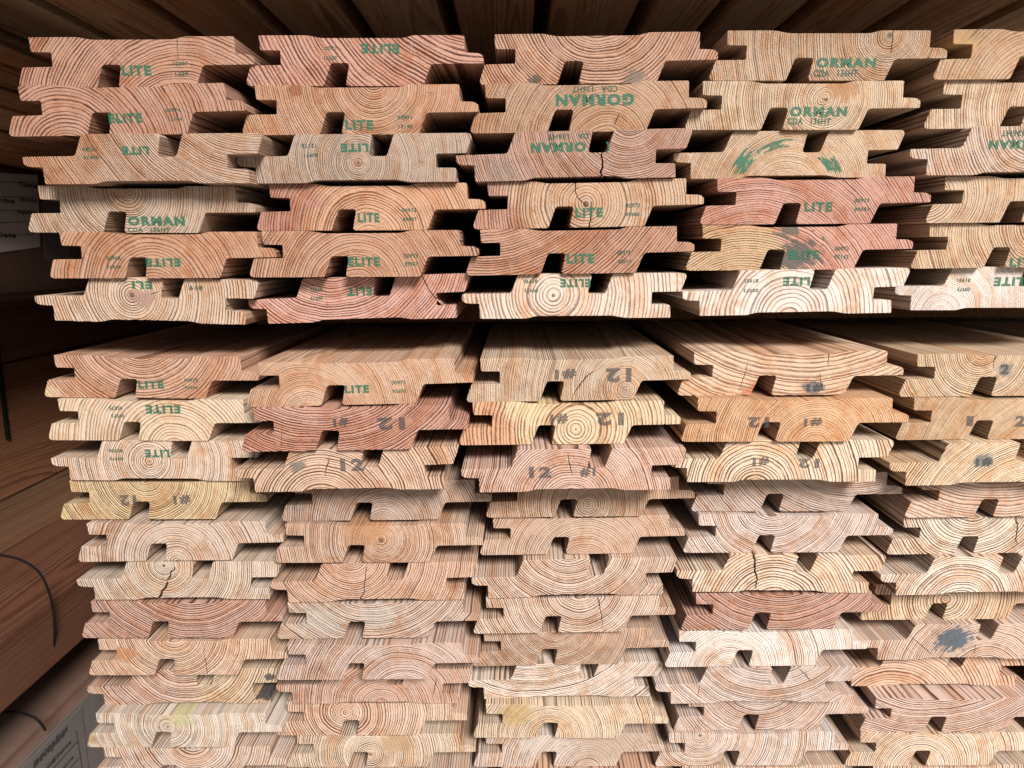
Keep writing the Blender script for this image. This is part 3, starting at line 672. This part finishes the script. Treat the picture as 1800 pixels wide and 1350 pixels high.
foil = NT('shaded_foil'); co = foil.n('ShaderNodeTexCoord').outputs['Object']
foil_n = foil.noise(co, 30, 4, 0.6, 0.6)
foil.put(foil.b.inputs['Base Color'], foil.mix(foil_n, (0.05, 0.026, 0.018, 1), (0.085, 0.052, 0.04, 1)))  # foil darkened to stand in for the shade on the pile
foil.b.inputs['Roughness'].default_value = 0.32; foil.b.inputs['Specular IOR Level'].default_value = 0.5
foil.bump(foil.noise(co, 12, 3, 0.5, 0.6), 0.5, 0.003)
paper = simple('shaded_label_paper', (0.11, 0.10, 0.096), 0.6, 0.3, 0.05)  # white paper kept dark, its shade put into the colour
foilw = simple('wrinkled_shaded_foil', (0.12, 0.105, 0.105), 0.35, 0.5, 0.12, 14, 0.004)  # pale foil toned down, shade included in the colour
black = simple('black_strapping', (0.004, 0.004, 0.004), 0.8, 0.1, 0.1)
printb = simple('print_black', (0.03, 0.03, 0.035), 0.7, 0.2, 0.1)
def wrapped(name, p0, p1, label, bev):
    (x0, y0, z0), (x1, y1, z1) = p0, p1
    bm = bmesh.new(); bmesh.ops.create_cube(bm, size=1.0)
    for v in bm.verts: v.co.x *= (x1-x0); v.co.y = (v.co.y+0.5)*(y1-y0); v.co.z *= (z1-z0)
    bmesh.ops.bevel(bm, geom=bm.edges[:], offset=bev, segments=5, affect='EDGES')
    me = bpy.data.meshes.new(name); bm.to_mesh(me); bm.free()
    for f in me.polygons: f.use_smooth = True
    o = link(name, me, foil.m); o.location = ((x0+x1)/2, y0, (z0+z1)/2)
    return tag(o, label, 'wrapped bundle')
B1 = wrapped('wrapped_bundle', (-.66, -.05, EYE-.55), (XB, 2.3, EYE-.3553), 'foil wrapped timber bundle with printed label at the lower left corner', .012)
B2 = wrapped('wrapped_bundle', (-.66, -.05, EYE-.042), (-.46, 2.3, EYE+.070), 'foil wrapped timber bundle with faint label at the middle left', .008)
def quad_on_x(name, pts, X, mat, parent, th=0.0006):
    # a flat sheet on a plane facing +x, given by (y,z) corners
    bm = bmesh.new(); a = [bm.verts.new((X+th, y, z)) for y, z in pts]; b = [bm.verts.new((X-.0002, y, z)) for y, z in pts]
    bm.faces.new(a); n = len(a)
    for i in range(n): bm.faces.new((a[i], b[i], b[(i+1) % n], a[(i+1) % n]))
    bmesh.ops.recalc_face_normals(bm, faces=bm.faces[:])
    me = bpy.data.meshes.new(name); bm.to_mesh(me); bm.free()
    o = link(name, me, mat, parent); o.matrix_parent_inverse = Matrix.Translation(-Vector(parent.location)); return o
def text_on_x(s, yc, zc, wy, hz, X, mat, parent, bold=True, shear=0):
    me = text_mesh(s, bold).copy()
    o = link('print', me, mat, parent); o.matrix_parent_inverse = Matrix.Translation(-Vector(parent.location))
    for v in me.vertices:
        x, y = v.co.x*wy, v.co.y*hz; v.co = (X, yc+x+shear*y, zc+y)
    return o
# lower label, on the right face of the bundle
XL = XB+.0004
top = EYE-.3593
p1 = lambda px, py: (lambda v: (v.y, v.z))(on_x(px, py, XB))
y0 = p1(-40, 1400)[0]; y1 = p1(134, 1222)[0]; ye = y1+.05
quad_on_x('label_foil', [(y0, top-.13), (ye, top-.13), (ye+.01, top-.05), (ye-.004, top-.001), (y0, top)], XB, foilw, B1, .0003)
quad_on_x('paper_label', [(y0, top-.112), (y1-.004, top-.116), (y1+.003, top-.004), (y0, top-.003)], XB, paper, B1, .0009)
XT = XB+.0012
ta = p1(50, 1312)[0]; tb = p1(111, 1252)[0]; yc = (ta+tb)/2; wt = tb-ta
text_on_x('mocopinus', yc, top-.010, wt, .0085, XT, printb, B1, True, .3)
ca = p1(22, 1345)[0]; cb = p1(34, 1328)[0]
text_on_x('CE', (ca+cb)/2, top-.0105, cb-ca, .007, XT, printb, B1, True)
words = [('Dimension', 'Cliente'), ('Lotnummer', 'Agente'), ('Sortierung', 'Qualit\u00e4t'), ('Produkt', 'Datum'), ('Paket', 'Menge')]
for i in range(5):
    zz = top-.028-.0145*i
    quad_on_x('print', [(ca, zz), (y1-.008, zz), (y1-.008, zz+.0005), (ca, zz+.0005)], XT-.0005, printb, B1, .0006)
    text_on_x(words[i][0], ca+.022, zz+.0062, .030, .0042, XT, printb, B1, False)
    text_on_x(words[i][1], y1-.026, zz+.0062, .022, .0038, XT, printb, B1, False)
for yy in (ca, y1-.008):
    quad_on_x('print', [(yy, top-.10), (yy+.0005, top-.10), (yy+.0005, top-.018), (yy, top-.018)], XT-.0005, printb, B1, .0006)
# faint upper label
X2 = -.46
p2 = lambda px, py: (lambda v: (v.y, v.z))(on_x(px, py, X2))
quad_on_x('label_foil', [p2(76, 330), p2(130, 345), p2(120, 470), p2(78, 455)], X2, foilw, B2, .0004)
quad_on_x('paper_label', [p2(-60, 300), p2(64, 308), p2(68, 434), p2(-60, 452)], X2, simple('pale_label_paper', (0.42, 0.36, 0.34), 0.6, 0.3, 0.05), B2, .0012)
for i, (ya, yb) in enumerate(((318, 321), (345, 346), (369, 370), (392, 389), (416, 411))):
    quad_on_x('print', [p2(-40, ya), p2(62, yb), p2(62, yb+1), p2(-40, ya+1)], X2+.0007, printb, B2, .0008)
for s, px, py in (('Cliente', 47, 325), ('Lotnummer', 47, 351), ('Agente', 43, 374), ('Ordine', 5, 352), ('Data', 8, 413)):
    q = on_x(px, py, X2); text_on_x(s, q.y, q.z, .024, .0045, X2+.0016, printb, B2, False)

def tube(name, pts, rad, mat, parent=None, flat=1.0):
    cu = bpy.data.curves.new(name, 'CURVE'); cu.dimensions = '3D'; s = cu.splines.new('POLY'); s.points.add(len(pts)-1)
    for p, q in zip(s.points, pts): p.co = (*q, 1)
    cu.bevel_depth = rad; cu.bevel_resolution = 3
    o = bpy.data.objects.new(name, cu); COL.objects.link(o); bpy.context.view_layer.update()
    me = bpy.data.meshes.new_from_object(o.evaluated_get(bpy.context.evaluated_depsgraph_get())); bpy.data.objects.remove(o); bpy.data.curves.remove(cu)
    for f in me.polygons: f.use_smooth = True
    return link(name, me, mat, parent)
def strap(ytop, ybot, X, zt, zb, xin, label, lift):
    pts = [(xin+(X-xin)*t*.9, ytop+.004*math.sin(t*5), zt+lift*.6+.0015*math.sin(t*7)) for t in [i/12 for i in range(13)]]
    for i in range(1, 9):
        a = math.pi/2*i/8; pts.append((X-.012+.014*math.sin(a), ytop+(ybot-ytop)*.15*i/8, zt-.012+.0135*math.cos(a)+lift*.4*math.cos(a)))
    for i in range(1, 9): pts.append((X+.002, ytop+(ybot-ytop)*(.15+.85*i/8), zt-.012+(zb-zt+.012)*i/8))
    o = tube('packing_strap', pts, .0011, black); return tag(o, label, 'strap')
def band(pxs, Y, label):
    P = [on_y(x, y, Y) for x, y in pxs]; out = []
    for i in range(len(P)-1):
        p0, p1_, p2_, p3 = P[max(i-1, 0)], P[i], P[i+1], P[min(i+2, len(P)-1)]
        for j in range(5):
            t = j/5; out.append(tuple(0.5*((2*p1_)+(p2_-p0)*t+(2*p0-5*p1_+4*p2_-p3)*t*t+(3*p1_-p0-3*p2_+p3)*t**3)))
    out.append(tuple(P[-1]))
    return tag(tube('packing_strap', out, .0009, black), label, 'strap')
band([(-150, 985), (-60, 976), (0, 976), (38, 985), (66, 1003), (82, 1030), (92, 1064), (96, 1110), (91, 1167)], on_x(93, 1120, XB).y, 'black strap bent over the edge of the strapped beams at left')
band([(-150, 1262), (-60, 1252), (0, 1251), (35, 1253), (60, 1261), (73, 1273), (80, 1284)], on_x(78, 1278, XB).y, 'black strap across the top of the foil wrapped bundle at lower left')
q0 = on_x(-6, 600, -.5585); q1 = on_x(14, 772, -.5585)
tag(tube('packing_strap', [tuple(q0), tuple(q0.lerp(q1, .5)), tuple(q1)], .0022, black), 'short black strap hanging on the dark planks at the left edge', 'strap')

# ---------------------------------------------------------------- dark back wall, added behind the piles to block sky in the gaps
wk = simple('added_back_wall', (0.035, 0.025, 0.02), 0.9, 0.2, 0.2, 5)
bm = bmesh.new(); bmesh.ops.create_cube(bm, size=1.0)
for v in bm.verts: v.co = Vector((v.co.x*7, v.co.y*.1+2.8, v.co.z*2.6+1.3))
me = bpy.data.meshes.new('wall'); bm.to_mesh(me); bm.free()
tag(link('wall', me, wk), kind='structure')
# ---------------------------------------------------------------- ground
gk = NT('grey_yard_ground'); gco = gk.n('ShaderNodeTexCoord').outputs['Object']
gk.put(gk.b.inputs['Base Color'], gk.mix(gk.noise(gco, 3, 8, 0.65), (0.30, 0.27, 0.24, 1), (0.42, 0.38, 0.34, 1))); gk.b.inputs['Roughness'].default_value = 0.9
bm = bmesh.new(); bmesh.ops.create_grid(bm, x_segments=2, y_segments=2, size=60); me = bpy.data.meshes.new('ground'); bm.to_mesh(me); bm.free()
tag(link('ground', me, gk.m), kind='structure')
# bearers on the ground that carry the stacks
for k, yy in enumerate((.60, 1.4, 2.2)):
    timber('bearer', (-.70, yy, .001), (.56, yy+.10, EYE-.5505), (120, 96, 74), ['near', 'middle', 'far'][k]+' heavy bearer below both piles', 'bearer')
